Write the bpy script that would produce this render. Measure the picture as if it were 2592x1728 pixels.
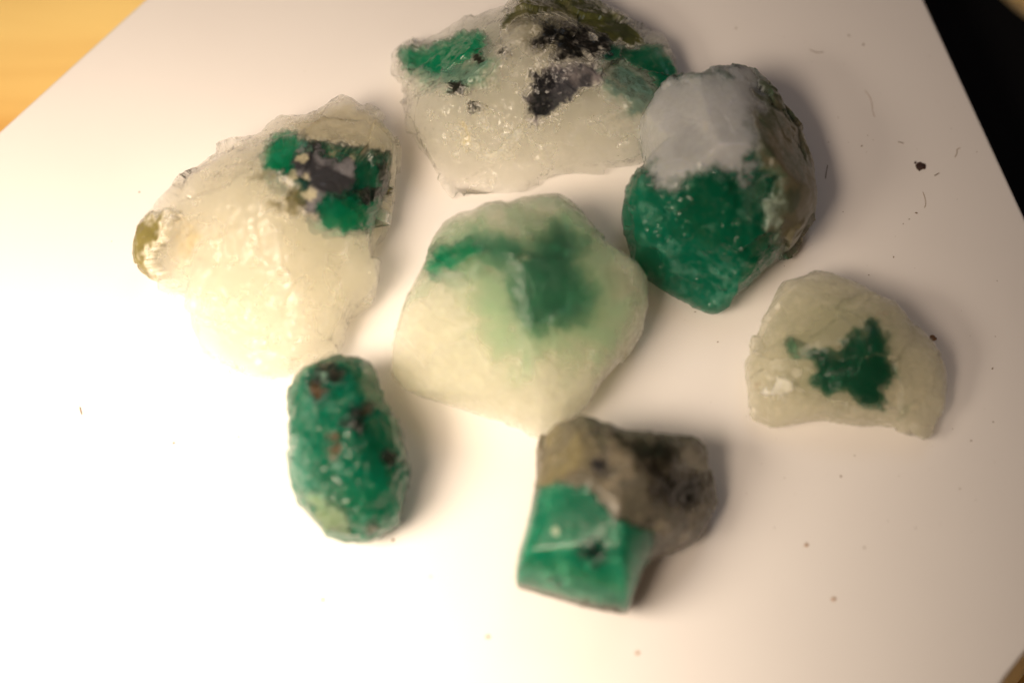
import bpy, math, random
import numpy as np
from mathutils import Vector

MM = 0.001
sc = bpy.context.scene
for o in list(bpy.data.objects):
    bpy.data.objects.remove(o)
C = bpy.context.collection

# ------------------------------------------------------------------ camera
TILT = math.radians(25.0)
DIST = 180.0            # mm from lens to the middle of the plate
FRAME = 64.0            # mm of plate across the frame at its middle
LENS = 36.0 * DIST / FRAME
CAM = np.array([0.0, -DIST * math.sin(TILT), DIST * math.cos(TILT)])
cd = bpy.data.cameras.new('camera'); cam = bpy.data.objects.new('camera', cd); C.objects.link(cam)
cam.location = CAM * MM; cam.rotation_euler = (TILT, 0, 0)
cd.sensor_width = 36; cd.lens = LENS; cd.clip_start = 0.01; cd.clip_end = 20
cd.dof.use_dof = True; cd.dof.focus_distance = 182.0 * MM
cd.dof.aperture_fstop = LENS / 6.2
sc.camera = cam

# ------------------------------------------------------------------ light
w = bpy.data.worlds.new('World'); sc.world = w; w.use_nodes = True
w.node_tree.nodes['Background'].inputs[0].default_value = (1.0, 0.76, 0.56, 1)
w.node_tree.nodes['Background'].inputs[1].default_value = 0.03

def lamp(name, kind, loc, power, col, aim=None, **kw):
    l = bpy.data.lights.new(name, kind); l.energy = power; l.color = col
    for k, v in kw.items(): setattr(l, k, v)
    o = bpy.data.objects.new(name, l); C.objects.link(o)
    o.location = Vector(loc) * MM
    if aim is not None:
        o.rotation_euler = (Vector(aim) * MM - o.location).to_track_quat('-Z', 'Y').to_euler()
    return o
lamp('desk_lamp', 'SPOT', (-60, -46, 62), 1.10, (1.0, 0.835, 0.645), aim=(-39, -35, 0), shadow_soft_size=26 * MM, spot_size=1.36, spot_blend=1.0)
lamp('soft_fill_spot', 'SPOT', (-85, -75, 135), 3.2, (1.0, 0.80, 0.60), aim=(-34, -6, 0), shadow_soft_size=58 * MM, spot_size=0.50, spot_blend=1.0)  # broad fill spot added to lighten the shadows, not a lamp of the room
lamp('window_light', 'AREA', (90, 200, 330), 0.09, (0.74, 0.86, 1.0), aim=(10, 5, 0), shape='RECTANGLE', size=0.12, size_y=0.12)
lamp('room_light', 'AREA', (-40, -120, 420), 0.20, (1.0, 0.64, 0.42), aim=(0, 0, 0), shape='RECTANGLE', size=0.45, size_y=0.45)

sc.view_settings.view_transform = 'Standard'
sc.view_settings.look = 'None'
sc.view_settings.exposure = 0.0
sc.view_settings.gamma = 1.0
sc.view_settings.use_curve_mapping = False
sc.render.engine = 'CYCLES'
sc.cycles.use_denoising = True
sc.cycles.max_bounces = 22
sc.cycles.transmission_bounces = 10
sc.cycles.volume_bounces = 18
sc.cycles.transparent_max_bounces = 24
sc.cycles.sample_clamp_indirect = 6.0

# ------------------------------------------------------------------ layout: photo coordinates <-> plate
FPX = LENS / 36.0 * 2592.0
ct, st = math.cos(TILT), math.sin(TILT)
RIGHT = np.array([1.0, 0, 0]); UP = np.array([0, ct, st]); FWD = np.array([0, st, -ct])

def at(px, py, z=0.0):
    d = FWD + RIGHT * ((px - 1296.0) / FPX) + UP * ((864.0 - py) / FPX)
    k = (z - CAM[2]) / d[2]
    return CAM + d * k

def to_px(p):
    q = p - CAM
    dep = q @ FWD
    return np.stack([1296.0 + FPX * (q @ RIGHT) / dep, 864.0 - FPX * (q @ UP) / dep], -1)

# ------------------------------------------------------------------ numpy noise
def _hash(i, j, k, s):
    i = i.astype(np.uint32); j = j.astype(np.uint32); k = k.astype(np.uint32)
    h = i * np.uint32(374761393) + j * np.uint32(668265263) + k * np.uint32(2147483647) + np.uint32((s * 974711 + 12345) & 0xffffffff)
    h = (h ^ (h >> np.uint32(13))) * np.uint32(1274126177)
    h = (h ^ (h >> np.uint32(16))) * np.uint32(2246822519)
    return (h ^ (h >> np.uint32(15))).astype(np.float64) / 4294967295.0

def vnoise(p, s=0):
    f = np.floor(p).astype(np.int64); t = p - f; t = t * t * t * (t * (t * 6 - 15) + 10)
    out = 0
    for a in (0, 1):
        for b in (0, 1):
            for c in (0, 1):
                wt = (t[:, 0] if a else 1 - t[:, 0]) * (t[:, 1] if b else 1 - t[:, 1]) * (t[:, 2] if c else 1 - t[:, 2])
                out = out + wt * _hash(f[:, 0] + a, f[:, 1] + b, f[:, 2] + c, s)
    return out * 2 - 1

def fbm(p, s=0, n=4):
    v = 0; a = 1.0; tot = 0
    for i in range(n):
        v = v + a * vnoise(p * (2.03 ** i) + 17.3 * i, s + i); tot += a; a *= 0.55
    return v / tot

def facets(p, s=0):
    """broken-crystal relief: every cell of a random partition is a little tilted plane"""
    f = np.floor(p).astype(np.int64)
    best = np.full(len(p), 1e9); val = np.zeros(len(p))
    for a in (-1, 0, 1):
        for b in (-1, 0, 1):
            for c in (-1, 0, 1):
                i, j, k = f[:, 0] + a, f[:, 1] + b, f[:, 2] + c
                q = np.stack([i + _hash(i, j, k, s), j + _hash(i, j, k, s + 1), k + _hash(i, j, k, s + 2)], -1)
                d = p - q; dd = (d * d).sum(1)
                g = np.stack([_hash(i, j, k, s + 3), _hash(i, j, k, s + 4), _hash(i, j, k, s + 5)], -1) * 2 - 1
                v = (g * d).sum(1) * 0.9 + (_hash(i, j, k, s + 6) - 0.5) * 0.15
                m = dd < best
                best = np.where(m, dd, best); val = np.where(m, v, val)
    return val

def sstep(a, b, x):
    t = np.clip((x - a) / (b - a), 0, 1); return t * t * (3 - 2 * t)

def poly_sd(pts, P):
    """signed distance (negative inside) of points to a polygon"""
    P = np.asarray(P, float); Q = np.roll(P, -1, 0)
    d = np.full(len(pts), 1e18); ins = np.zeros(len(pts), bool)
    for a, b in zip(P, Q):
        e = b - a; v = pts - a
        t = np.clip((v @ e) / max(e @ e, 1e-9), 0, 1)
        r = v - t[:, None] * e
        d = np.minimum(d, (r * r).sum(1))
        c = ((a[1] > pts[:, 1]) != (b[1] > pts[:, 1]))
        with np.errstate(divide='ignore', invalid='ignore'):
            x = (b[0] - a[0]) * (pts[:, 1] - a[1]) / (b[1] - a[1] if b[1] != a[1] else 1e-9) + a[0]
        ins ^= c & (pts[:, 0] < x)
    d = np.sqrt(d)
    return np.where(ins, -d, d)

def lin(rgb):
    c = np.asarray(rgb, float) / 255.0
    return np.where(c <= 0.04045, c / 12.92, ((c + 0.055) / 1.055) ** 2.4)

# ------------------------------------------------------------------ materials
def new_mat(name):
    m = bpy.data.materials.new(name); m.use_nodes = True
    nt = m.node_tree; nt.nodes.clear()
    out = nt.nodes.new('ShaderNodeOutputMaterial'); b = nt.nodes.new('ShaderNodeBsdfPrincipled')
    nt.links.new(b.outputs[0], out.inputs[0])
    return m, nt, b

def mineral_material(name='mineral', vol=None, bump=0.5):
    """surface colour and finish come from the mineral zones; vol = (scatter colour, density per mm, anisotropy) makes a see-through body"""
    m, nt, b = new_mat(name)
    N = nt.nodes.new; L = nt.links.new
    out = [n for n in nt.nodes if n.type == 'OUTPUT_MATERIAL'][0]
    col = N('ShaderNodeAttribute'); col.attribute_name = 'mineral_colour'
    prop = N('ShaderNodeAttribute'); prop.attribute_name = 'mineral_finish'
    sep = N('ShaderNodeSeparateColor'); L(prop.outputs['Color'], sep.inputs[0])
    tc = N('ShaderNodeTexCoord')
    n1 = N('ShaderNodeTexNoise'); n1.inputs['Scale'].default_value = 900; n1.inputs['Detail'].default_value = 6; n1.inputs['Roughness'].default_value = 0.65
    L(tc.outputs['Object'], n1.inputs['Vector'])
    mr = N('ShaderNodeMapRange'); mr.inputs[1].default_value = 0.3; mr.inputs[2].default_value = 0.7; mr.inputs[3].default_value = 0.90; mr.inputs[4].default_value = 1.06
    L(n1.outputs[0], mr.inputs[0])
    mix = N('ShaderNodeMix'); mix.data_type = 'RGBA'; mix.blend_type = 'MULTIPLY'; mix.inputs[0].default_value = 1
    L(col.outputs['Color'], mix.inputs[6]); L(mr.outputs[0], mix.inputs[7])
    L(mix.outputs[2], b.inputs['Base Color'])
    L(sep.outputs[1], b.inputs['Roughness'])
    L(sep.outputs[2], b.inputs['Subsurface Weight'])
    b.inputs['IOR'].default_value = 1.42
    b.inputs['Subsurface Radius'].default_value = (1.0, 0.95, 0.75)
    b.inputs['Subsurface Scale'].default_value = 1.6 * MM
    # every grain of the broken surface mirrors its own way
    n2 = N('ShaderNodeTexNoise'); n2.inputs['Scale'].default_value = 3200; n2.inputs['Detail'].default_value = 4; n2.inputs['Roughness'].default_value = 0.6
    L(tc.outputs['Object'], n2.inputs['Vector'])
    bp = N('ShaderNodeBump'); bp.inputs['Strength'].default_value = 0.5 * bump; bp.inputs['Distance'].default_value = 0.10 * MM
    L(n2.outputs[0], bp.inputs['Height'])
    prev = bp.outputs[0]
    for sca, amt in ((2100, 0.55 * bump), (5200, 0.65 * bump)):
        v = N('ShaderNodeTexVoronoi'); v.inputs['Scale'].default_value = sca
        L(tc.outputs['Object'], v.inputs['Vector'])
        sb = N('ShaderNodeVectorMath'); sb.operation = 'SUBTRACT'; L(v.outputs['Color'], sb.inputs[0]); sb.inputs[1].default_value = (0.5, 0.5, 0.5)
        ma = N('ShaderNodeVectorMath'); ma.operation = 'SCALE'; L(sb.outputs[0], ma.inputs[0]); ma.inputs['Scale'].default_value = amt
        ad = N('ShaderNodeVectorMath'); ad.operation = 'ADD'; L(prev, ad.inputs[0]); L(ma.outputs[0], ad.inputs[1])
        prev = ad.outputs[0]
    nz = N('ShaderNodeVectorMath'); nz.operation = 'NORMALIZE'; L(prev, nz.inputs[0])
    bp = nz
    L(bp.outputs[0], b.inputs['Normal'])
    if vol:
        vc, dens, an = vol
        tr = N('ShaderNodeBsdfTransparent')
        gl = N('ShaderNodeBsdfGlossy'); L(sep.outputs[1], gl.inputs['Roughness']); L(bp.outputs[0], gl.inputs['Normal'])
        fr = N('ShaderNodeFresnel'); fr.inputs['IOR'].default_value = 1.38; L(bp.outputs[0], fr.inputs['Normal'])
        ge = N('ShaderNodeNewGeometry')
        ff = N('ShaderNodeMath'); ff.operation = 'SUBTRACT'; ff.inputs[0].default_value = 1.0; L(ge.outputs['Backfacing'], ff.inputs[1])
        fm = N('ShaderNodeMath'); fm.operation = 'MULTIPLY'; L(fr.outputs[0], fm.inputs[0]); L(ff.outputs[0], fm.inputs[1])
        mg = N('ShaderNodeMixShader'); L(fm.outputs[0], mg.inputs[0]); L(tr.outputs[0], mg.inputs[1]); L(gl.outputs[0], mg.inputs[2])
        ms = N('ShaderNodeMixShader'); L(sep.outputs[0], ms.inputs[0]); L(b.outputs[0], ms.inputs[1]); L(mg.outputs[0], ms.inputs[2])
        L(ms.outputs[0], out.inputs['Surface'])
        pv = N('ShaderNodeVolumePrincipled')
        pv.inputs['Color'].default_value = (*vc, 1); pv.inputs['Density'].default_value = dens * 1000.0
        pv.inputs['Anisotropy'].default_value = an
        L(pv.outputs[0], out.inputs['Volume'])
    return m
MINERAL = mineral_material()
SMOOTH = mineral_material('smooth_mineral', bump=0.12)
GLASSY = mineral_material('emerald_glass', vol=((0.01, 0.80, 0.50), 0.9, 0.3), bump=0.35)
PRISM = mineral_material('emerald_prism', vol=((0.03, 0.84, 0.60), 0.6, 0.3), bump=0.10)
FROSTED = mineral_material('frosted_quartz', vol=((0.997, 0.997, 0.99), 0.7, 0.2), bump=0.2)

def cloud_material(name, colour, density):
    m = bpy.data.materials.new(name); m.use_nodes = True
    nt = m.node_tree; nt.nodes.clear()
    out = nt.nodes.new('ShaderNodeOutputMaterial'); pv = nt.nodes.new('ShaderNodeVolumePrincipled')
    pv.inputs['Color'].default_value = (*colour, 1); pv.inputs['Density'].default_value = density * 1000.0
    pv.inputs['Anisotropy'].default_value = 0.3
    nt.links.new(pv.outputs[0], out.inputs['Volume'])
    return m


def simple(name, rgb, rough=0.6, var=0.0, scale=300, spec=0.5):
    m, nt, b = new_mat(name)
    b.inputs['Roughness'].default_value = rough
    b.inputs['Specular IOR Level'].default_value = spec
    c = lin(rgb)
    if var:
        tc = nt.nodes.new('ShaderNodeTexCoord'); n = nt.nodes.new('ShaderNodeTexNoise')
        n.inputs['Scale'].default_value = scale; n.inputs['Detail'].default_value = 4
        nt.links.new(tc.outputs['Object'], n.inputs['Vector'])
        r = nt.nodes.new('ShaderNodeValToRGB')
        r.color_ramp.elements[0].position = 0.3; r.color_ramp.elements[1].position = 0.7
        r.color_ramp.elements[0].color = (*(c * (1 - var)), 1); r.color_ramp.elements[1].color = (*np.clip(c * (1 + var), 0, 1), 1)
        nt.links.new(n.outputs[0], r.inputs[0]); nt.links.new(r.outputs[0], b.inputs['Base Color'])
    else:
        b.inputs['Base Color'].default_value = (*c, 1)
    return m

def wood_material():
    m, nt, b = new_mat('orange_wood')
    N = nt.nodes.new; L = nt.links.new
    tc = N('ShaderNodeTexCoord'); mp = N('ShaderNodeMapping'); mp.inputs['Scale'].default_value = (6, 110, 60)
    mp.inputs['Rotation'].default_value = (0, 0, math.radians(4))
    L(tc.outputs['Object'], mp.inputs['Vector'])
    n = N('ShaderNodeTexNoise'); n.inputs['Scale'].default_value = 1.0; n.inputs['Detail'].default_value = 6; n.inputs['Distortion'].default_value = 0.6
    L(mp.outputs[0], n.inputs['Vector'])
    r = N('ShaderNodeValToRGB')
    r.color_ramp.elements[0].position = 0.38; r.color_ramp.elements[0].color = (0.66, 0.36, 0.09, 1)
    r.color_ramp.elements[1].position = 0.62; r.color_ramp.elements[1].color = (0.93, 0.68, 0.25, 1)
    L(n.outputs[0], r.inputs[0]); L(r.outputs[0], b.inputs['Base Color'])
    b.inputs['Roughness'].default_value = 0.45
    bp = N('ShaderNodeBump'); bp.inputs['Strength'].default_value = 0.2; bp.inputs['Distance'].default_value = 0.2 * MM
    L(n.outputs[0], bp.inputs['Height']); L(bp.outputs[0], b.inputs['Normal'])
    return m

def plate_material():
    m, nt, b = new_mat('white_plastic')
    N = nt.nodes.new; L = nt.links.new
    tc = N('ShaderNodeTexCoord')
    n = N('ShaderNodeTexNoise'); n.inputs['Scale'].default_value = 90; n.inputs['Detail'].default_value = 5
    L(tc.outputs['Object'], n.inputs['Vector'])
    r = N('ShaderNodeValToRGB')
    r.color_ramp.elements[0].position = 0.25; r.color_ramp.elements[0].color = (0.81, 0.775, 0.765, 1)
    r.color_ramp.elements[1].position = 0.8; r.color_ramp.elements[1].color = (0.84, 0.81, 0.80, 1)
    L(n.outputs[0], r.inputs[0])
    # fine dust embedded in the surface
    v = N('ShaderNodeTexVoronoi'); v.inputs['Scale'].default_value = 420; v.inputs['Randomness'].default_value = 1
    L(tc.outputs['Object'], v.inputs['Vector'])
    rs = N('ShaderNodeSeparateColor'); L(v.outputs['Color'], rs.inputs[0])
    thr = N('ShaderNodeMapRange'); thr.inputs[1].default_value = 0.75; thr.inputs[2].default_value = 1.0; thr.inputs[3].default_value = 0.0; thr.inputs[4].default_value = 0.045
    L(rs.outputs[0], thr.inputs[0])
    cmp_ = N('ShaderNodeMath'); cmp_.operation = 'LESS_THAN'; L(v.outputs['Distance'], cmp_.inputs[0]); L(thr.outputs[0], cmp_.inputs[1])
    fac = N('ShaderNodeMath'); fac.operation = 'MULTIPLY'; fac.inputs[1].default_value = 0.45; L(cmp_.outputs[0], fac.inputs[0])
    mx = N('ShaderNodeMix'); mx.data_type = 'RGBA'; L(fac.outputs[0], mx.inputs[0]); L(r.outputs[0], mx.inputs[6]); mx.inputs[7].default_value = (0.2, 0.13, 0.08, 1)
    L(mx.outputs[2], b.inputs['Base Color'])
    b.inputs['Roughness'].default_value = 0.55
    b.inputs['Specular IOR Level'].default_value = 0.25
    return m

# ------------------------------------------------------------------ mesh helpers
def mesh_obj(name, verts, faces, mat, parent=None, smooth=True, origin=None):
    v = np.asarray(verts, float)
    if origin is not None: v = v - np.asarray(origin, float)
    me = bpy.data.meshes.new(name)
    me.from_pydata((v * MM).tolist(), [], [list(map(int, f)) for f in faces]); me.update()
    me.materials.append(mat)
    if smooth: me.polygons.foreach_set('use_smooth', [True] * len(me.polygons))
    o = bpy.data.objects.new(name, me); C.objects.link(o)
    if origin is not None: o.location = np.asarray(origin) * MM
    if parent is not None:
        o.parent = parent
        if origin is not None: o.location = (0, 0, 0)
    return o

def tag(o, label=None, cat=None, group=None, kind=None):
    if label: o['label'] = label
    if cat: o['category'] = cat
    if group: o['group'] = group
    if kind: o['kind'] = kind
    return o

def attrs(o, col, fin):
    me = o.data
    a = me.color_attributes.new('mineral_colour', 'FLOAT_COLOR', 'POINT')
    a.data.foreach_set('color', np.concatenate([col, np.ones((len(col), 1))], 1).astype(np.float32).ravel())
    a = me.color_attributes.new('mineral_finish', 'FLOAT_COLOR', 'POINT')
    a.data.foreach_set('color', np.concatenate([fin, np.ones((len(fin), 1))], 1).astype(np.float32).ravel())

def slab(name, poly, z0, z1, bevel, mat, steps=5):
    """prism with a rounded upper edge"""
    P = np.asarray(poly, float)[:, :2]; n = len(P); c = P.mean(0)
    rings = []
    def inset(d):
        out = []
        for i in range(n):
            a, b_, d_ = P[i - 1], P[i], P[(i + 1) % n]
            e1 = (b_ - a) / np.linalg.norm(b_ - a); e2 = (d_ - b_) / np.linalg.norm(d_ - b_)
            n1 = np.array([-e1[1], e1[0]]); n2 = np.array([-e2[1], e2[0]])
            if n1 @ (c - b_) < 0: n1, n2 = -n1, -n2
            m = n1 + n2; m /= (m @ n1)
            out.append(b_ + m * d)
        return np.array(out)
    rings.append(np.c_[P, np.full(n, z0)])
    for k in range(steps + 1):
        a = math.pi / 2 * k / steps
        rings.append(np.c_[inset(bevel * (1 - math.cos(a))), np.full(n, z1 - bevel * (1 - math.sin(a)))])
    V = np.concatenate(rings); F = []
    for r in range(len(rings) - 1):
        for i in range(n):
            j = (i + 1) % n
            F.append((r * n + i, r * n + j, (r + 1) * n + j, (r + 1) * n + i))
    top = (len(rings) - 1) * n
    F.append(tuple(range(top, top + n))); F.append(tuple(range(n - 1, -1, -1)))
    return mesh_obj(name, V, F, mat, smooth=False)

# ------------------------------------------------------------------ setting
TABLE_Z = -14.0
BOARD_Z = -11.0
def g(*pts, z=0.0): return [at(x, y, z) for x, y in pts]
tbl = mesh_obj('table', [(-400, -300, TABLE_Z), (400, -300, TABLE_Z), (400, 500, TABLE_Z), (-400, 500, TABLE_Z)], [(0, 1, 2, 3)], wood_material(), smooth=False)
tag(tbl, 'orange wooden table top under the white plate', kind='structure')
tip = np.array([2340 - 252 * 1.75, -545 * 1.75])
pl = slab('plate', g((1200, -755), (1900, -951), (2592, 545), (2800, 995), (2800, 1390), (2545, 1712), (2430, 1900), (-120, 2050), (-230, 538)), BOARD_Z + 0.004, 0.0, 0.25, plate_material())
tag(pl, 'flat white plastic plate carrying the rough stones', 'plate')
bd = slab('board', g((1500, -900), (2250, -420), (2400, -220), (2495, -50), (2575, 22), (2660, 88), (2790, 170), (3000, 560), (2950, 900), (2500, 1300), (1500, 1200), (1000, 400), z=BOARD_Z), TABLE_Z, BOARD_Z, 0.5, simple('matt_black', (14, 14, 16), 0.8, spec=0.1))
tag(bd, 'black board sticking out from under the white plate at upper right', 'board')

# ------------------------------------------------------------------ stones
def zpts(zoom, pts):
    ox, oy, s = zoom
    return np.array([(ox + x * s, oy + y * s) for x, y in pts], float)

def stone(name, label, zoom, outline, height, mid, base_col, base_fin, zones, cuts, seed, centre=None,
          exp_top=0.55, rough_amp=(0.17, 0.07), cell=(3.4, 0.6), NP=420, NT=96, NB=26, body='quartz_matrix', lift=0.0, vol=((0.9995, 0.994, 0.955), 0.44, 0.2), smooth=(), bump=0.5, edge=0.45, grain=0.25):
    o = zpts(zoom, outline)
    # densify the outline
    nxt = np.roll(o, -1, 0); seg = np.linalg.norm(nxt - o, axis=1); cum = np.r_[0, np.cumsum(seg)]
    zm = height * mid
    cp = zpts(zoom, [centre])[0] if centre is not None else o.mean(0)
    cw = at(cp[0], cp[1], zm)[:2]
    ow = np.array([at(x, y, zm)[:2] for x, y in o]) - cw
    # star-shaped radius as a function of angle
    per = cum[-1]
    tt = np.linspace(0, per, 4000, endpoint=False)
    oc = np.r_[ow, ow[:1]]
    X = np.interp(tt, cum, oc[:, 0]); Y = np.interp(tt, cum, oc[:, 1])
    ang = np.arctan2(Y, X); rad = np.hypot(X, Y)
    phi = np.linspace(-math.pi, math.pi, NP, endpoint=False)
    R = np.zeros(NP)
    binw = 2 * math.pi / NP
    for i, a in enumerate(phi):
        d = np.abs((ang - a + math.pi) % (2 * math.pi) - math.pi)
        m = d < binw * 0.75
        R[i] = rad[m].max() if m.any() else np.nan
    bad = np.isnan(R)
    if bad.any(): R[bad] = np.interp(phi[bad], phi[~bad], R[~bad], period=2 * math.pi)
    k = np.array([1, 6, 1.0]); k /= k.sum()
    R = k[0] * np.roll(R, 1) + k[1] * R + k[2] * np.roll(R, -1)
    # superellipsoid rings
    t = np.concatenate([np.linspace(0, 1, NT + 1)[1:] * 0.5, 0.5 + np.linspace(0, 1, NB + 2)[1:-1] * 0.5]) * math.pi
    s = np.abs(np.sin(t)); c = np.cos(t)
    top = c >= -1e-9
    S = np.where(top, s ** 1.0, s ** 0.6)
    Cz = np.where(top, np.abs(c) ** (2 * exp_top) , -np.abs(c) ** 0.5)
    # flatter crown: points spread evenly, height by profile
    P = np.zeros((len(t), NP, 3))
    P[:, :, 0] = cw[0] + S[:, None] * R[None, :] * np.cos(phi)[None, :]
    P[:, :, 1] = cw[1] + S[:, None] * R[None, :] * np.sin(phi)[None, :]
    P[:, :, 2] = zm + np.where(Cz > 0, Cz * (height - zm), Cz * zm)[:, None]
    V = np.concatenate([P.reshape(-1, 3), [[cw[0], cw[1], height]], [[cw[0], cw[1], 0.0]]])
    O = np.array([cw[0], cw[1], zm])
    rmean = R.mean()
    for az, el, off in cuts:
        a, e = math.radians(az), math.radians(el)
        n = np.array([math.cos(a) * math.cos(e), math.sin(a) * math.cos(e), math.sin(e)])
        ex = (V - O) @ n - off
        ex = 0.5 * (ex + np.sqrt(ex * ex + edge * edge)) - 0.02 * edge
        ex = np.maximum(ex, 0) * sstep(-1.5, -0.3, (V - O) @ n - off)
        V = V - ex[:, None] * n * 0.97
    nt_ = len(t); top_i, bot_i = nt_ * NP, nt_ * NP + 1
    F = []
    for r in range(nt_ - 1):
        for i in range(NP):
            j = (i + 1) % NP
            F.append((r * NP + i, (r + 1) * NP + i, (r + 1) * NP + j, r * NP + j))
    for i in range(NP):
        j = (i + 1) % NP
        F.append((top_i, i, j)); F.append((bot_i, (nt_ - 1) * NP + j, (nt_ - 1) * NP + i))
    quads = np.array([f for f in F if len(f) == 4])
    tris = np.array([f for f in F if len(f) == 3])
    def normals(V):
        N = np.zeros_like(V)
        a = np.cross(V[quads[:, 2]] - V[quads[:, 0]], V[quads[:, 3]] - V[quads[:, 1]])
        for q in range(4): np.add.at(N, quads[:, q], a)
        b = np.cross(V[tris[:, 1]] - V[tris[:, 0]], V[tris[:, 2]] - V[tris[:, 0]])
        for q in range(3): np.add.at(N, tris[:, q], b)
        l = np.linalg.norm(N, axis=1, keepdims=True); return N / np.maximum(l, 1e-12)
    N = normals(V)
    wp = V + 0.25 * np.stack([fbm(V * 0.8, seed + 31, 3), fbm(V * 0.8, seed + 37, 3), fbm(V * 0.8, seed + 41, 3)], -1)
    d = rough_amp[0] * cell[0] * facets(wp / cell[0], seed) + rough_amp[1] * cell[1] * facets(wp / cell[1] + 5, seed + 11) \
        + 0.05 * fbm(V * 3.0, seed + 3, 3) + 0.35 * rough_amp[0] * fbm(V * 0.35, seed + 5, 2)
    px0 = to_px(V)
    for sp in smooth:
        d = d * (1 - 0.85 * sstep(14, -14, poly_sd(px0, zpts(zoom, sp))))
    V = V + N * (d - 0.05)[:, None]
    V[:, 2] = np.maximum(V[:, 2], 0.02 + 0.02 * vnoise(V * 2.0, seed + 8))
    V[:, 2] += lift
    N = normals(V)
    # ---- colours by mineral zone
    px = to_px(V)
    wob = np.stack([fbm(V * 0.9, seed + 51, 4), fbm(V * 0.9, seed + 57, 4)], -1)
    wob2 = np.stack([fbm(V * 3.5, seed + 53, 3), fbm(V * 3.5, seed + 59, 3)], -1)
    col = np.tile(lin(base_col), (len(V), 1)); fin = np.tile(np.array(base_fin, float), (len(V), 1))
    col = col * (1 + 0.10 * fbm(V * 0.5, seed + 61, 4))[:, None]
    frost = sstep(0.0, 0.45, fbm(V * 0.45, seed + 101, 4)) * 0.35 + sstep(0.1, 0.5, fbm(V * 1.6, seed + 103, 3)) * 0.25
    frost *= grain
    fin[:, 0] *= 1 - frost
    fin[:, 1] += 0.18 * (frost > 0.2)
    masks = []
    for z in zones:
        pts = zpts(zoom, z['poly']) if 'poly' in z else None
        soft = z.get('soft', 10)
        q = px + wob * z.get('warp', soft * 1.2 + 8) + wob2 * 14
        if pts is not None:
            sd = poly_sd(q, pts)
        else:
            sd = np.full(len(V), 1e9)
            for cx, cy, rx, ry in z['spots']:
                cc = zpts(zoom, [(cx, cy)])[0]; rr = np.array([rx, ry]) * zoom[2]
                dd = np.linalg.norm((q - cc) / rr, axis=1)
                sd = np.minimum(sd, (dd - 1) * rr.min())
        m = sstep(soft, -soft, sd) if soft else (sd < 0).astype(float)
        up = sstep(-0.35, 0.05, N[:, 2]) if z.get('top', True) else 1.0
        m = m * up * z.get('w', 1.0)
        br = z.get('break', 0.0)
        if br: m = m * sstep(-0.25, 0.25, fbm(V * z.get('bscale', 1.2), seed + z.get('bs', 71), 4) + (0.5 - br))
        zc = lin(z['col'])[None, :] * (1 + z.get('var', 0.3) * fbm(V * z.get('vscale', 1.0), seed + 81, 4))[:, None]
        if 'col2' in z:
            k2 = sstep(-0.12, 0.3, fbm(V * z.get('v2scale', 0.7), seed + 91, 4) + z.get('v2', 0.0))[:, None]
            zc = zc * (1 - k2) + lin(z['col2']) * k2
        col = col * (1 - m[:, None]) + zc * m[:, None]
        if 'fin' in z: fin = fin * (1 - m[:, None]) + np.array(z['fin']) * m[:, None]
        masks.append(m)
    teal = sstep(1.3, 2.5, col[:, 1] / np.maximum(col[:, 0], 1e-4))
    col[:, 2] = np.minimum(col[:, 2] * (1 + 0.22 * teal), np.maximum(col[:, 1] * 0.92, col[:, 2]))
    col = np.clip(col, 0.002, 0.95)
    fin = np.clip(fin, 0, 1)
    # ---- root and parts
    base = np.array([cw[0], cw[1], 0.0])
    root = bpy.data.objects.new(name, None); C.objects.link(root); root.location = base * MM
    root.empty_display_size = 0.003
    tag(root, label, 'gemstone', 'rough green and white stones on the plate')
    rec = np.zeros(len(V))
    for z, m in zip(zones, masks):
        if 'part' in z and not z.get('depth'): rec = np.maximum(rec, sstep(0.42, 0.8, m) * (0.34 if z.get('fin') in (EF, PF, WF) else 0.03))
    bv = V + (O - V) * rec[:, None]
    o_ = mesh_obj(body, bv, F, mineral_material(body, vol, bump), root, origin=base); attrs(o_, col, fin)
    allf = np.array([list(f) if len(f) == 4 else list(f) + [f[2]] for f in F])
    taken = np.zeros(len(F), bool)
    for z, m in reversed(list(zip(zones, masks))):
        if 'part' not in z: continue
        fm = m[allf].mean(1)
        sel = (fm > z.get('cut', 0.4)) & ~taken
        if sel.sum() < 12: continue
        taken |= sel
        sf = [F[i] for i in np.nonzero(sel)[0]]
        used = np.unique(np.concatenate([np.array(f) for f in sf])); idx = -np.ones(len(V), int); idx[used] = np.arange(len(used))
        dep = z.get('depth', 0.0)
        outer = V[used] + N[used] * 0.012
        if dep: outer = O + (V[used] - O) * (1 - dep / np.linalg.norm(V[used] - O, axis=1))[:, None]
        inn = O + (V[used] - O) * (0.70 if z.get('fin') in (EF, PF, WF) else 0.9)
        if dep:
            mm = sstep(z.get('cut', 0.4), 1.0, m[used])
            inn = outer + (O - outer) / np.linalg.norm(O - outer, axis=1)[:, None] * (0.06 + z['thick'] * mm)[:, None]
        inn[:, 2] = np.maximum(inn[:, 2], 0.05)
        nv = len(used)
        ff = [tuple(idx[list(f)]) for f in sf]
        edges = {}
        for f in ff:
            for a, b_ in zip(f, f[1:] + f[:1]): edges[(a, b_)] = 1
        walls = [(b_, a, a + nv, b_ + nv) for (a, b_) in edges if (b_, a) not in edges]
        fl = ff + [tuple(x + nv for x in reversed(f)) for f in ff] + walls
        p = mesh_obj(z['part'], np.concatenate([outer, inn]), fl, cloud_material('green_cloud', z['cloud'][0], z['cloud'][1]) if dep else z.get('mat', GLASSY if z.get('fin') == EF else MINERAL), root, origin=base)
        pc = np.tile(lin(z['col']), (nv, 1)) * (1 + 0.35 * fbm(V[used], seed + 5, 4))[:, None] if dep else col[used]
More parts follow.
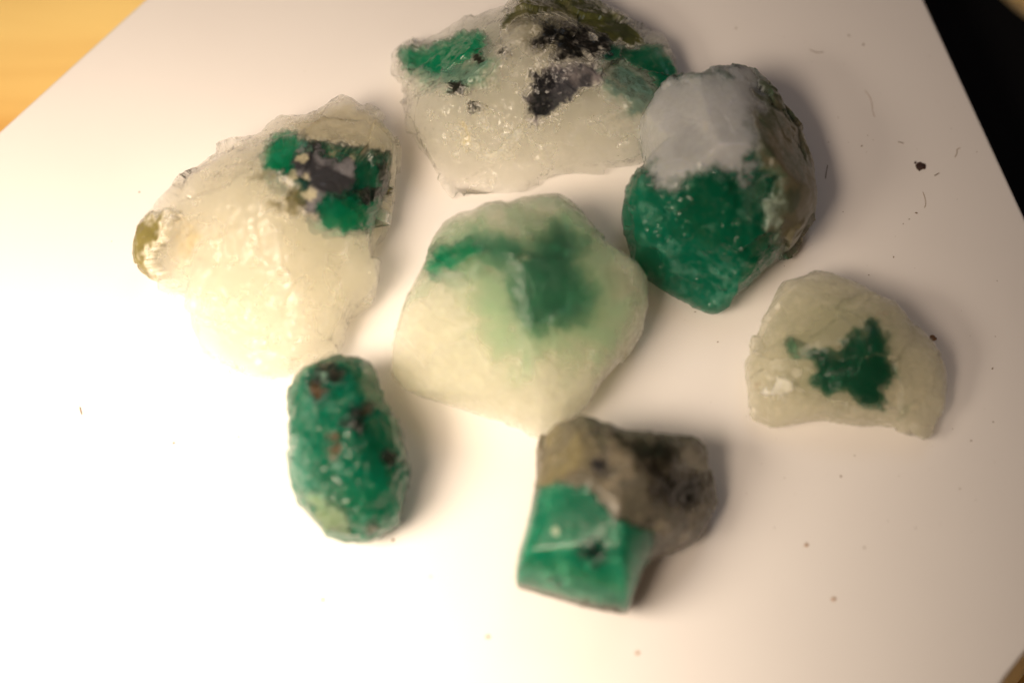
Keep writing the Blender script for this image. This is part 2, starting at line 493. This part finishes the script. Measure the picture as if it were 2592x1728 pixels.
        attrs(p, np.concatenate([pc] * 2), np.concatenate([fin[used]] * 2))
        if 'plabel' in z: p['label'] = z['plabel']
    return root

# finish = (transmission, roughness, subsurface)
QF = (0.92, 0.15, 0.85)      # milky quartz
CF = (0.90, 0.22, 0.6)       # clear quartz
EF = (0.60, 0.20, 0.45)      # emerald
WF = (0.55, 0.30, 0.9)       # frosted white quartz
PF = (0.52, 0.27, 0.5)       # clear prism
MF = (0.0, 0.30, 0.05)       # mica

# --- top stone
ZA = (950, 0, 800 / 2352)
stone('rough_stone', 'largest stone, at the top edge, emerald on both ends and black mica patches', ZA,
  [(90,350),(130,330),(200,325),(300,340),(430,325),(520,300),(610,270),(650,240),(720,250),(780,240),(860,240),(940,235),(975,180),(1000,120),(1070,70),(1180,20),(1300,0),(1420,0),(1520,25),(1640,70),(1700,130),(1790,190),(1880,260),(1960,330),(2060,345),(2150,340),(2190,380),(2215,460),(2230,560),(2265,630),(2270,690),(2240,720),(2200,800),(2150,950),(2080,1100),(2010,1190),(1850,1240),(1700,1270),(1500,1275),(1330,1310),(1150,1350),(1080,1400),(900,1430),(750,1455),(640,1460),(590,1430),(520,1330),(440,1240),(380,1150),(280,1050),(235,950),(240,880),(265,830),(210,730),(160,620),(110,570),(75,530),(85,470),(105,430)],
  8.5, 0.13, (242, 239, 226), QF, [
  dict(top=False, poly=[(930,225),(960,100),(1160,-40),(1440,-70),(1680,20),(1850,160),(2030,350),(1800,300),(1620,230),(1400,110),(1250,80),(1100,120)], col=(86,90,48), col2=(70,76,52), var=0.15, soft=9, fin=(0.3,0.15,0.5), mat=SMOOTH, part='olive_rim'),
  dict(poly=[(160,450),(420,500),(620,440),(850,400),(860,640),(600,680),(330,640)], col=(110,160,128), soft=26, fin=(0.45,0.25,0.6)),
  dict(poly=[(1700,500),(1900,460),(2050,560),(2160,700),(2050,820),(1930,920),(1850,800),(1700,650)], col=(84,128,106), soft=26, fin=(0.35,0.22,0.6)),
  dict(poly=[(1060,60),(1400,60),(1600,200),(1500,330),(1250,360),(1000,300)], col=(112,108,82), soft=34, w=0.85, fin=(0.35,0.25,0.5)),
  dict(poly=[(150,370),(300,345),(430,330),(640,250),(800,245),(820,330),(800,420),(720,400),(620,450),(560,480),(520,560),(440,575),(330,520),(240,530),(160,440)], col=(0,112,68), col2=(20,134,88), soft=12, fin=EF, part='emerald_crystal', plabel='bright green emerald at the left end'),
  dict(poly=[(1730,330),(1900,350),(2150,335),(2225,460),(2285,640),(2250,740),(2150,680),(2000,520),(1900,450),(1760,460),(1690,420)], col=(0,72,56), soft=15, fin=EF, part='emerald_crystal', plabel='dark green emerald at the right end'),
  dict(poly=[(1220,200),(1450,150),(1620,210),(1790,270),(1740,440),(1650,430),(1560,400),(1500,420),(1420,470),(1330,480),(1300,420),(1330,380),(1060,340),(1150,290)], col=(24,24,22), soft=14, fin=MF, part='mica_patch', cut=0.5, **{'break': 0.25}),
  dict(poly=[(1220,520),(1330,480),(1430,480),(1500,430),(1640,460),(1720,600),(1500,700),(1380,790),(1330,860),(1250,880),(1200,960),(1150,920),(1170,820),(1080,700),(1210,690)], col=(66,66,72), col2=(126,120,122), soft=12, fin=MF, part='mica_patch'),
  dict(spots=[(1240,640,70,130),(1230,800,90,70)], col=(32,32,36), soft=12, fin=MF),
  dict(poly=[(560,900),(700,880),(1100,960),(1400,900),(1050,1080),(700,1250),(600,1150)], col=(252,250,240), soft=30, w=0.8, fin=(0.55,0.12,0.7), bscale=1.1, **{'break':0.6}),
  dict(poly=[(630,850),(700,900),(700,1050),(660,1230),(630,1150)], col=(226,206,130), soft=8, w=0.7, fin=(0.4,0.2,0.5), bscale=1.6, **{'break':0.6}),
  dict(spots=[(755,440,50,38),(600,665,75,60),(735,805,50,28),(930,370,40,20)], col=(38,40,34), soft=6, fin=MF, part='mica_speck', cut=0.45),
  ], [(270,38,5.0),(265,62,5.5),(150,50,5.9),(60,55,6.3),(20,60,6.4),(215,40,7.4)], 3, centre=(1180,720), exp_top=0.42, bump=0.9, edge=0.25, grain=0.2)

# --- left stone
ZB = (300, 230, 750 / 1568)
stone('rough_stone', 'big pale quartz stone on the left, dark green cluster in its upper corner', ZB,
  [(1100,155),(1130,100),(1190,68),(1230,80),(1290,120),(1370,155),(1430,210),(1470,260),(1490,310),(1485,420),(1470,520),(1440,600),(1420,680),(1390,770),(1365,820),(1365,930),(1365,1030),(1330,1090),(1260,1130),(1215,1190),(1190,1250),(1160,1320),(1100,1380),(1020,1430),(900,1490),(800,1510),(680,1500),(600,1460),(520,1440),(440,1370),(410,1300),(370,1230),(375,1150),(380,1080),(300,1040),(200,995),(130,960),(80,910),(85,830),(120,760),(170,720),(230,680),(275,640),(300,590),(320,530),(360,470),(420,410),(480,350),(560,318),(640,325),(700,300),(770,270),(820,210),(870,170),(960,178),(1040,165)],
  9.0, 0.28, (244, 238, 222), QF, [
  dict(poly=[(860,150),(1000,150),(1190,50),(1400,150),(1520,300),(1420,330),(1200,270),(1000,260)], col=(190,178,140), soft=14, fin=(0.7,0.2,0.6)),
  dict(top=False, poly=[(40,930),(80,720),(270,620),(200,760),(140,860),(210,1030)], col=(128,120,72), soft=12, fin=(0.5,0.2,0.5), part='olive_flake'),
  dict(spots=[(360,780,80,110)], col=(196,172,108), soft=30, w=0.8, fin=(0.5,0.3,0.6)),
  dict(poly=[(690,420),(850,400),(1040,560),(1020,680),(900,680),(760,620)], col=(120,112,70), soft=26, fin=(0.3,0.3,0.5), **{'break':0.4}),
  dict(poly=[(1360,330),(1490,300),(1470,560),(1400,770),(1330,760),(1420,560)], col=(140,130,80), soft=12, fin=CF),
  dict(poly=[(840,220),(1000,270),(1200,285),(1440,325),(1430,560),(1400,650),(1300,720),(1100,710),(1000,640),(900,480),(780,420)], col=(20,66,48), col2=(40,44,42), soft=14, fin=(0.05,0.25,0.2), part='emerald_crystal', plabel='dark green core of the cluster'),
  dict(poly=[(830,210),(920,225),(1000,280),(960,330),(940,420),(850,450),(780,430),(750,400),(780,330),(800,260)], col=(0,118,74), col2=(40,140,100), soft=15, fin=EF, part='emerald_crystal', plabel='mid green emerald lobe'),
  dict(poly=[(1050,270),(1180,290),(1300,300),(1400,330),(1440,330),(1430,450),(1410,570),(1250,570),(1230,370),(1080,340)], col=(0,52,38), col2=(0,74,50), soft=15, fin=EF, part='emerald_crystal', plabel='very dark green emerald'),
  dict(poly=[(1050,560),(1250,550),(1400,580),(1415,650),(1340,720),(1180,740),(1080,710),(1040,630)], col=(0,100,62), col2=(30,120,84), soft=15, fin=EF, part='emerald_crystal', plabel='green emerald at the lower end of the cluster'),
  dict(poly=[(960,290),(1080,340),(1240,370),(1250,480),(1180,560),(1060,570),(1020,640),(960,640),(1000,520),(930,440),(900,370)], col=(62,62,66), col2=(128,126,130), soft=10, fin=(0,0.22,0.1), mat=SMOOTH, part='mica_patch'),
  dict(spots=[(1330,555,90,30),(1400,440,20,90)], col=(14,22,18), soft=8, fin=MF),
  dict(spots=[(970,350,28,28),(920,445,22,22),(1000,550,30,30),(880,530,20,20),(770,520,16,16),(870,690,18,18),(650,570,15,15),(1135,330,22,16),(1240,350,16,16),(990,460,16,16)], col=(225,216,180), soft=5, w=0.7, warp=6),
  ], [(250,52,5.7),(200,55,6.0),(75,70,5.8),(330,50,5.4),(120,45,6.2)], 17, centre=(860,820), exp_top=0.45, bump=0.5, vol=((0.998, 0.985, 0.92), 0.42, 0.2))

# --- centre stone
ZC = (950, 500, 730 / 1876)
stone('rough_stone', 'cream quartz stone in the middle with blurred green clouding on top', ZC,
  [(330,430),(370,330),(430,245),(500,210),(600,190),(700,135),(790,120),(850,135),(960,95),(1100,72),(1220,75),(1270,110),(1340,160),(1400,210),(1440,275),(1500,320),(1560,390),(1650,460),(1720,520),(1770,580),(1775,700),(1755,800),(1700,910),(1620,1010),(1550,1100),(1480,1190),(1440,1260),(1400,1330),(1300,1400),(1220,1470),(1150,1500),(1090,1500),(1000,1460),(850,1420),(700,1380),(550,1320),(400,1275),(250,1235),(150,1190),(95,1110),(110,980),(140,850),(190,720),(240,620),(290,520),(320,480)],
  10.5, 0.28, (243, 240, 222), (0.84, 0.42, 0.85), [
  dict(poly=[(560,250),(1250,90),(1480,330),(1800,600),(1700,950),(1450,1150),(1300,1050),(850,1060),(640,800),(540,500)], col=(200,198,155), soft=55),
  dict(poly=[(420,300),(800,190),(1300,100),(1500,400),(1620,780),(1320,1000),(880,1020),(680,720),(560,450)], col=(165,188,150), soft=85, w=0.9, part='green_haze', cut=0.04, depth=0.15, thick=3.5, cloud=((0.25, 0.80, 0.50), 0.28)),
  dict(poly=[(330,500),(430,480),(300,640),(200,740),(180,720)], col=(120,180,140), soft=14),
  dict(poly=[(420,240),(800,180),(950,330),(700,330),(420,300)], col=(130,175,135), soft=25),
  dict(poly=[(640,290),(860,250),(1000,290),(1180,180),(1290,160),(1350,280),(1290,400),(1380,520),(1440,660),(1380,790),(1220,830),(1080,880),(970,830),(900,640),(840,430),(700,360)], col=(60,140,92), col2=(100,160,116), soft=44, warp=26, w=1.0, fin=(0.72,0.3,0.6), part='emerald_crystal', cut=0.12, depth=0.06, thick=3.0, cloud=((0.01, 0.46, 0.28), 1.7), plabel='cloudy green emerald seen through milky quartz'),
  dict(poly=[(325,440),(400,280),(480,290),(600,285),(740,310),(700,345),(590,400),(450,450),(325,510)], col=(0,128,82), col2=(50,165,115), soft=17, fin=EF, part='emerald_crystal', cut=0.4, plabel='green emerald seam at the left edge'),
  dict(spots=[(735,495,30,26)], col=(150,95,60), soft=9, w=0.8),
  dict(spots=[(980,410,24,20),(930,400,20,20),(980,985,40,36)], col=(225,225,190), soft=8, w=0.8),
  dict(spots=[(1510,340,18,34),(1660,590,40,14)], col=(70,85,50), soft=5, w=0.8),
  ], [(225,45,5.4),(262,58,6.3),(20,62,6.6),(75,60,7.0),(315,50,6.2),(150,50,6.4)], 29, centre=(930,760), exp_top=0.5, rough_amp=(0.10, 0.03), bump=0.2, grain=0.12, edge=0.22, vol=((0.9992, 0.993, 0.925), 0.50, 0.2))

# --- right-hand tall stone
ZD = (1550, 170, 560 / 1372)
stone('rough_stone', 'tall stone with a smooth white quartz cap over sugary green emerald', ZD,
  [(150,370),(240,250),(310,180),(370,165),(430,165),(520,150),(600,105),(680,80),(760,75),(830,90),(900,160),(980,220),(1060,300),(1120,390),(1180,480),(1220,570),(1250,640),(1245,700),(1270,800),(1265,900),(1220,980),(1160,1060),(1090,1110),(1000,1180),(920,1235),(850,1300),(770,1350),(740,1430),(690,1470),(640,1510),(590,1500),(500,1450),(430,1410),(360,1385),(280,1330),(200,1280),(150,1220),(120,1110),(90,1020),(65,940),(80,850),(110,770),(180,690),(240,640),(200,540),(165,430)],
  11.0, 0.28, (0, 92, 62), (0.6, 0.2, 0.4), [
  dict(poly=[(80,700),(420,780),(420,1050),(900,1240),(700,1540),(400,1420),(60,1000)], col=(14,118,86), col2=(96,165,134), soft=25, v2=-0.16, v2scale=1.6),
  dict(top=False, poly=[(780,-60),(1150,130),(1400,560),(1440,860),(1350,1080),(1100,1190),(1010,1060),(960,880),(1060,680),(900,560),(860,330)], col=(116,112,92), col2=(84,94,76), var=0.12, soft=24, fin=(0.45,0.3,0.6), mat=SMOOTH, part='smoky_quartz'),
  dict(poly=[(860,720),(980,640),(1060,700),(1050,900),(1000,1050),(900,960),(800,840)], col=(160,178,165), soft=24, fin=QF, **{'break':0.55}),
  dict(top=False, poly=[(60,370),(260,90),(430,60),(700,-20),(880,40),(910,200),(870,330),(890,560),(840,600),(800,690),(700,640),(600,600),(500,640),(430,700),(320,725),(200,600)], col=(226,229,235), var=0.06, soft=30, mat=FROSTED, cut=0.35, fin=WF, part='quartz_cap', plabel='smooth white quartz cap'),
  dict(poly=[(500,300),(560,320),(760,520),(700,540),(600,440)], col=(240,243,250), soft=12),
  dict(poly=[(430,330),(520,380),(580,520),(480,560),(380,450)], col=(196,200,204), soft=26, w=0.6),
  dict(spots=[(480,745,18,18),(380,895,20,20),(310,950,28,28),(625,985,18,18),(800,910,18,18),(240,910,20,26),(540,1290,12,12),(625,1450,12,12),(690,1330,20,20),(420,1265,14,14),(180,710,20,40),(930,1110,18,18),(350,1160,24,24),(300,1245,18,18)], col=(120,180,145), soft=7, w=0.6, warp=16),
  ], [(160,50,5.9),(75,66,6.6),(250,28,5.4),(15,35,6.0),(285,48,6.2),(40,50,6.4)], 43, centre=(640,760), exp_top=0.5, edge=0.15, smooth=[[(100,380),(300,150),(700,50),(880,90),(870,330),(890,560),(700,600),(320,680),(200,600)],[(880,150),(1060,280),(1270,650),(1300,900),(1080,1000),(1000,600)]], vol=((0.01, 0.58, 0.37), 0.8, 0.3), rough_amp=(0.16, 0.13), cell=(2.6, 0.7), body='emerald_mass')

# --- far right stone with the star-shaped spot
ZE = (1850, 680, 600 / 2091)
stone('rough_stone', 'olive quartz stone at far right with one star-shaped dark green spot', ZE,
  [(195,640),(240,500),(320,380),(390,250),(440,170),(560,130),(700,95),(850,105),(960,150),(1080,190),(1200,230),(1330,290),(1470,330),(1560,450),(1620,540),(1720,610),(1800,700),(1850,800),(1910,880),(1925,980),(1900,1100),(1880,1250),(1820,1330),(1780,1430),(1740,1510),(1680,1480),(1600,1430),(1450,1400),(1300,1370),(1100,1370),(1000,1350),(850,1325),(700,1322),(600,1335),(500,1355),(360,1365),(270,1320),(190,1290),(145,1200),(150,1050),(140,900),(145,820),(200,780)],
  6.2, 0.22, (226, 222, 196), (0.75, 0.3, 0.7), [
  dict(poly=[(500,480),(900,250),(1350,300),(1420,560),(1350,900),(1000,1250),(700,1180),(560,900),(420,860)], col=(140,150,108), soft=40, w=0.8),
  dict(poly=[(1290,430),(1370,600),(1390,800),(1470,920),(1400,1020),(1330,1060),(1370,1240),(1170,1230),(1050,1100),(980,1060),(830,1130),(720,1000),(760,820),(680,780),(650,730),(850,700),(930,760),(1030,580),(1100,540),(1180,600),(1230,450)], col=(10,96,60), soft=16, warp=12, fin=(0.6,0.3,0.6), part='emerald_crystal', cut=0.2, depth=0.08, thick=2.4, cloud=((0.003, 0.30, 0.17), 8.0), plabel='dark green star-shaped emerald'),
  dict(poly=[(690,960),(880,900),(1000,1060),(840,1140)], col=(50,125,85), soft=16, w=0.8),
  dict(spots=[(535,690,40,62)], col=(0,105,72), soft=15, fin=EF, part='emerald_speck'),
  dict(spots=[(1545,1275,40,50)], col=(110,150,100), soft=10, w=0.8),
  dict(poly=[(400,930),(450,950),(560,1060),(480,1110),(340,1150),(290,1110),(390,1040)], col=(238,236,215), soft=9, fin=(0,0.25,0.6), part='white_glint'),  # white glint painted on as a pale patch
  dict(spots=[(240,1060,34,26),(1340,370,30,24)], col=(165,115,65), soft=9, w=0.7),
  ], [(240,45,4.2),(20,52,4.8),(90,55,4.6),(300,50,4.3),(160,58,4.5)], 59, centre=(1030,800), exp_top=0.5, rough_amp=(0.12, 0.04), bump=0.25, grain=0.3, vol=((0.998, 0.985, 0.89), 0.38, 0.2))

# --- lower left green crystal
ZF = (690, 890, 390 / 1223)
stone('rough_stone', 'upright oval green emerald with brown-black specks, below the big pale stone', ZF,
  [(520,80),(600,95),(680,100),(790,150),(830,220),(850,300),(880,400),(930,480),(935,570),(980,610),(1030,640),(1040,740),(1070,830),(1090,930),(1085,1040),(1040,1110),(1020,1200),(1000,1310),(920,1370),(850,1420),(740,1455),(650,1445),(560,1450),(440,1430),(360,1350),(260,1220),(190,1120),(150,1010),(130,900),(135,760),(120,640),(130,500),(130,340),(170,260),(230,195),(320,165),(420,120)],
  8.5, 0.35, (0, 92, 64), (0.6, 0.22, 0.4), [
  dict(poly=[(90,300),(330,250),(420,500),(330,800),(560,1000),(480,1250),(260,1250),(90,900)], col=(60,118,92), col2=(2,82,56), soft=30, v2=0.02, v2scale=0.9),
  dict(poly=[(600,520),(1000,600),(1090,900),(1050,1000),(760,1000),(640,760)], col=(0,56,38), soft=30),
  dict(poly=[(380,1100),(1100,1040),(960,1380),(640,1460),(430,1400)], col=(24,92,60), soft=20, w=0.8),
  dict(poly=[(230,1120),(420,1150),(560,1330),(640,1470),(420,1450),(240,1230)], col=(120,128,98), soft=26, w=0.6, fin=(0.4,0.3,0.5), part='quartz_edge', cut=0.4),
  dict(poly=[(110,620),(230,760),(300,1000),(240,1150),(120,1000)], col=(120,165,140), soft=26, w=0.7),
  dict(spots=[(450,170,150,75),(340,270,75,120)], col=(16,18,15), soft=10, fin=MF, part='mica_patch'),
  dict(spots=[(700,450,85,75),(640,560,80,60),(930,840,80,55)], col=(16,22,16), soft=12, fin=MF, part='mica_patch', cut=0.45),
  dict(spots=[(340,300,48,44),(480,780,44,44),(480,680,38,40),(485,850,24,30),(745,450,22,30),(790,1415,50,20)], col=(70,54,36), soft=9, warp=14, fin=MF, part='brown_speck', cut=0.45),
  dict(spots=[(400,185,36,26),(465,430,28,28),(525,925,34,28),(710,1325,26,26),(400,1160,30,30)], col=(140,185,160), soft=6, w=0.45, warp=10),
  ], [(235,40,4.4),(0,55,5.0),(90,50,5.8),(300,50,5.2),(180,50,3.9)], 71, centre=(600,760), exp_top=0.5, rough_amp=(0.10, 0.20), cell=(1.9, 0.8), body='emerald_mass', bump=0.3, vol=((0.01, 0.54, 0.34), 0.8, 0.3))

# --- bottom stone
ZG = (1260, 1050, 600 / 1809)
stone('rough_stone', 'flat-ended green prism crystal stuck to a grey-brown lump, nearest the bottom edge', ZG,
  [(340,190),(430,125),(520,110),(590,70),(690,90),(770,130),(860,155),(920,195),(1000,220),(1130,235),(1280,240),(1400,250),(1500,240),(1570,290),(1620,370),(1670,480),(1710,590),(1690,660),(1640,730),(1570,840),(1480,910),(1350,975),(1240,1030),(1160,1110),(1110,1200),(1060,1310),(1010,1420),(970,1480),(850,1460),(700,1430),(530,1380),(350,1330),(140,1280),(130,1230),(165,1080),(210,900),(260,720),(280,580),(310,420),(320,280)],
  9.0, 0.35, (94, 87, 73), (0.32, 0.26, 0.5), [
  dict(poly=[(300,150),(600,50),(760,160),(700,380),(500,480),(260,560)], col=(140,128,86), col2=(112,102,78), soft=46, warp=50, fin=(0.3,0.3,0.6)),
  dict(poly=[(700,200),(1000,260),(1100,500),(900,620),(1300,800),(1560,640),(1700,700),(1400,1000),(1100,800),(800,520)], col=(150,138,116), soft=30, **{'break':0.55}),
  dict(poly=[(1380,260),(1520,240),(1620,400),(1500,420)], col=(160,152,130), soft=18),
  dict(poly=[(860,150),(1300,230),(1380,320),(1320,480),(1520,560),(1500,680),(1280,660),(1180,480),(1000,300)], col=(34,32,24), soft=20, fin=MF, part='mica_patch', cut=0.45, **{'break':0.1}),
  dict(spots=[(1370,560,170,100),(1250,270,140,40)], col=(26,24,18), soft=20, fin=MF, part='mica_patch'),
  dict(spots=[(800,400,75,56)], col=(22,23,26), soft=12, fin=MF, part='mica_speck'),
  dict(poly=[(310,545),(460,520),(700,560),(900,800),(1215,890),(1150,1120),(1010,1450),(975,1500),(120,1300),(140,1080),(240,720)], col=(6,104,70), col2=(74,156,114), soft=7, v2scale=1.0, warp=6, v2=-0.03, fin=PF, mat=PRISM, part='emerald_crystal', plabel='flat-ended green prism'),
  dict(poly=[(270,700),(460,680),(480,880),(860,880),(880,960),(500,980),(300,1050)], col=(60,128,92), soft=22, w=0.4, fin=(0.6,0.3,0.5)),
  dict(spots=[(710,1075,95,80)], col=(3,26,20), soft=18, fin=MF, part='mica_speck', cut=0.5),
  dict(spots=[(525,685,36,30),(600,850,110,18)], col=(40,60,40), soft=9, w=0.8),
  dict(spots=[(435,890,26,30)], col=(230,240,215), soft=4, w=0.9),  # out-of-focus glint on the prism, painted as a pale spot
  ], [(255,30,6.2),(165,35,4.7),(210,70,5.2),(345,32,5.0),(60,50,5.6),(250,68,5.6)], 83, centre=(790,740), exp_top=0.42, rough_amp=(0.13, 0.10), body='stony_matrix', bump=0.3, edge=0.1, smooth=[[(310,545),(700,560),(1215,890),(1150,1120),(975,1500),(100,1320),(140,1080)]])

# ------------------------------------------------------------------ litter on the plate
rng = random.Random(5)
def tube(name, pts, r, mat):
    P = np.array(pts, float)
    # smooth the path
    t = np.arange(len(P)); tt = np.linspace(0, len(P) - 1, 6 * (len(P) - 1) + 1)
    Q = np.stack([np.interp(tt, t, P[:, i]) for i in range(3)], -1)
    for _ in range(4):
        Q[1:-1] = 0.25 * Q[:-2] + 0.5 * Q[1:-1] + 0.25 * Q[2:]
    V = []; F = []; k = 6
    for i in range(len(Q)):
        d = Q[min(i + 1, len(Q) - 1)] - Q[max(i - 1, 0)]; d /= np.linalg.norm(d)
        u = np.cross(d, (0, 0, 1.0)); u /= max(np.linalg.norm(u), 1e-9); w_ = np.cross(u, d)
        rr = r * (0.55 if i in (0, len(Q) - 1) else 1.0)
        for j in range(k):
            a = 2 * math.pi * j / k
            V.append(Q[i] + rr * (math.cos(a) * u + math.sin(a) * w_))
    for i in range(len(Q) - 1):
        for j in range(k):
            F.append((i * k + j, i * k + (j + 1) % k, (i + 1) * k + (j + 1) % k, (i + 1) * k + j))
    F.append(tuple(range(k - 1, -1, -1))); F.append(tuple((len(Q) - 1) * k + j for j in range(k)))
    return mesh_obj(name, V, F, mat, origin=(*Q.mean(0)[:2], 0))

FIB = simple('brown_fibre', (108, 82, 58), 0.6)
PALE = simple('pale_fibre', (146, 118, 90), 0.6)
RED = simple('red_fibre', (150, 42, 26), 0.6)
ZR = (2000, 0, 0.3827)
fibres = [
  (ZR, [(32,848),(24,828),(45,812),(68,817),(80,834)], 0.028, FIB, 'small hooked brown fibre just right of the tall white-capped stone'),
  (ZR, [(130,330),(160,345),(190,350),(222,344)], 0.026, FIB, 'shallow curved brown fibre near the top, left of the black board'),
  (ZR, [(495,600),(528,640),(543,690),(545,740),(562,777)], 0.018, PALE, 'long faint wavy fibre above the dark flake'),
  (ZR, [(248,1092),(239,1140),(234,1183)], 0.032, FIB, 'short straight dark fibre beside the tall white-capped stone'),
  (ZR, [(1128,978),(1103,985),(1105,1015),(1088,1042)], 0.026, PALE, 'small s-shaped fibre close to the right plate edge'),
  (ZR, [(878,1270),(893,1310),(898,1350),(888,1375)], 0.024, PALE, 'faint bent fibre below the dark flake'),
  (ZR, [(714,938),(732,942),(752,949)], 0.032, FIB, 'tiny straight fibre left of and above the dark flake'),
  (ZR, [(380,231),(397,241)], 0.036, FIB, 'tiny dark dash near the top right of the plate'),
  (ZR, [(954,1162),(988,1144)], 0.040, FIB, 'small dark splinter just right of the dark flake'),
  (ZA, [(2235,550),(2275,562),(2288,630),(2272,700)], 0.016, RED, 'thin red hair arching beside the right end of the top stone'),
  (ZA, [(1128,1348),(1150,1362),(1146,1382),(1112,1376)], 0.020, FIB, 'fine looped hair at the lower edge of the top stone'),
  (ZA, [(2300,690),(2345,684)], 0.022, FIB, 'tiny fibre between the top stone and the tall white-capped stone'),
  ((0, 0, 1.0), [(202,1029),(204,1039),(207,1049)], 0.055, FIB, 'lone brown splinter on the bright left side of the plate'),
]
for zz, pts, r, m, lab in fibres:
    q = zpts(zz, pts)
    r *= 0.75
    tag(tube('fibre', [tuple(at(x, y, r * 0.9 + 0.01)) for x, y in q], r, m), lab, 'fibre', 'fibres and splinters on the plate')

def crumb(name, px, py, rx, ry, h, mat, seed, rot=0.0):
    """flat irregular chip"""
    c = at(px, py, 0.0); n = 11; rr = random.Random(seed)
    V = [(0, 0, h)]; F = []
    for lvl, (sc_, z) in enumerate(((0.6, h * 0.85), (1.0, h * 0.35), (0.85, 0.008))):
        for i in range(n):
            a = 2 * math.pi * i / n; q = sc_ * (rr.uniform(0.72, 1.18) if lvl < 2 else 0.9)
            x, y = rx * q * math.cos(a), ry * q * math.sin(a)
            V.append((x * math.cos(rot) - y * math.sin(rot), x * math.sin(rot) + y * math.cos(rot), z * (rr.uniform(0.7, 1.1) if lvl < 2 else 1)))
    for i in range(n):
        j = (i + 1) % n
        F.append((0, 1 + i, 1 + j))
        for l in range(2): F.append((1 + l * n + i, 1 + (l + 1) * n + i, 1 + (l + 1) * n + j, 1 + l * n + j))
    F.append(tuple(1 + 2 * n + i for i in range(n - 1, -1, -1)))
    return mesh_obj(name, np.array(V) + c, F, mat, smooth=False, origin=c)
FLK = simple('dark_flake', (62, 40, 30), 0.45, var=0.4, scale=4000)
CR = simple('brown_crumb', (128, 92, 62), 0.7, var=0.3, scale=4000)
CRP = simple('pale_crumb', (186, 158, 136), 0.7, var=0.2, scale=4000)
tag(crumb('flake', 2330, 422, 0.36, 0.30, 0.12, FLK, 3, 0.5), 'dark brown square flake lying near the right plate edge', 'flake')
tag(crumb('flake', 2317, 412, 0.10, 0.07, 0.06, FLK, 4, 0.8), 'tiny chip touching the upper left corner of the dark flake', 'flake')
for px_, py_, r, lab in ((2361, 856, 0.26, 'brown crumb beside the right edge of the star-spotted stone'),
                         (440, 1121, 0.10, 'tiny brown crumb alone left of the oval green stone'),
                         (995, 1366, 0.11, 'tiny tan crumb just below the oval green stone'),
                         (817, 1517, 0.13, 'tan crumb on the bright plate near the bottom left'),
                         (1235, 1611, 0.16, 'tan crumb nearest the bottom edge, below the green prism'),
                         (1613, 1651, 0.16, 'tan crumb at the bottom edge right of the green prism'),
                         (2041, 1379, 0.15, 'pale crumb right of the grey-brown lump'),
                         (2110, 1515, 0.17, 'pale crumb at the lower right of the plate')):
    tag(crumb('crumb', px_, py_, r, r * 0.8, r * 0.4, CRP if py_ > 1370 and px_ > 1000 else CR, int(px_)), lab, 'crumb', 'loose crumbs on the plate')

# fine dust: too small and too many to count
V = []; F = []
for i in range(170):
    if rng.random() < 0.75: px_, py_ = rng.uniform(1750, 2560), rng.uniform(0, 1350) 
    else: px_, py_ = rng.uniform(100, 2400), rng.uniform(20, 1700)
    if poly_sd(np.array([[px_, py_]]), [(380, 10), (2330, 10), (2570, 540), (2570, 1620), (2480, 1700), (10, 1720), (10, 350)])[0] > -12: continue
    r = 0.014 + 0.045 * rng.random() ** 4; el = rng.uniform(1, 2.2); a0 = rng.uniform(0, 3.14)
    c = at(px_, py_, 0.004); b0 = len(V); n = 6
    V.append(c + np.array([0, 0, r * 0.7]))
    for k in range(n):
        a = 2 * math.pi * k / n; x, y = r * el * math.cos(a) * rng.uniform(0.7, 1.2), r * math.sin(a) * rng.uniform(0.7, 1.2)
        V.append(c + np.array([x * math.cos(a0) - y * math.sin(a0), x * math.sin(a0) + y * math.cos(a0), 0]))
    for k in range(n): F.append((b0, b0 + 1 + k, b0 + 1 + (k + 1) % n))
tag(mesh_obj('dust', V, F, simple('dust_brown', (120, 94, 70), 0.8), smooth=False), 'fine brown dust specks scattered over the plate', 'dust', kind='stuff')
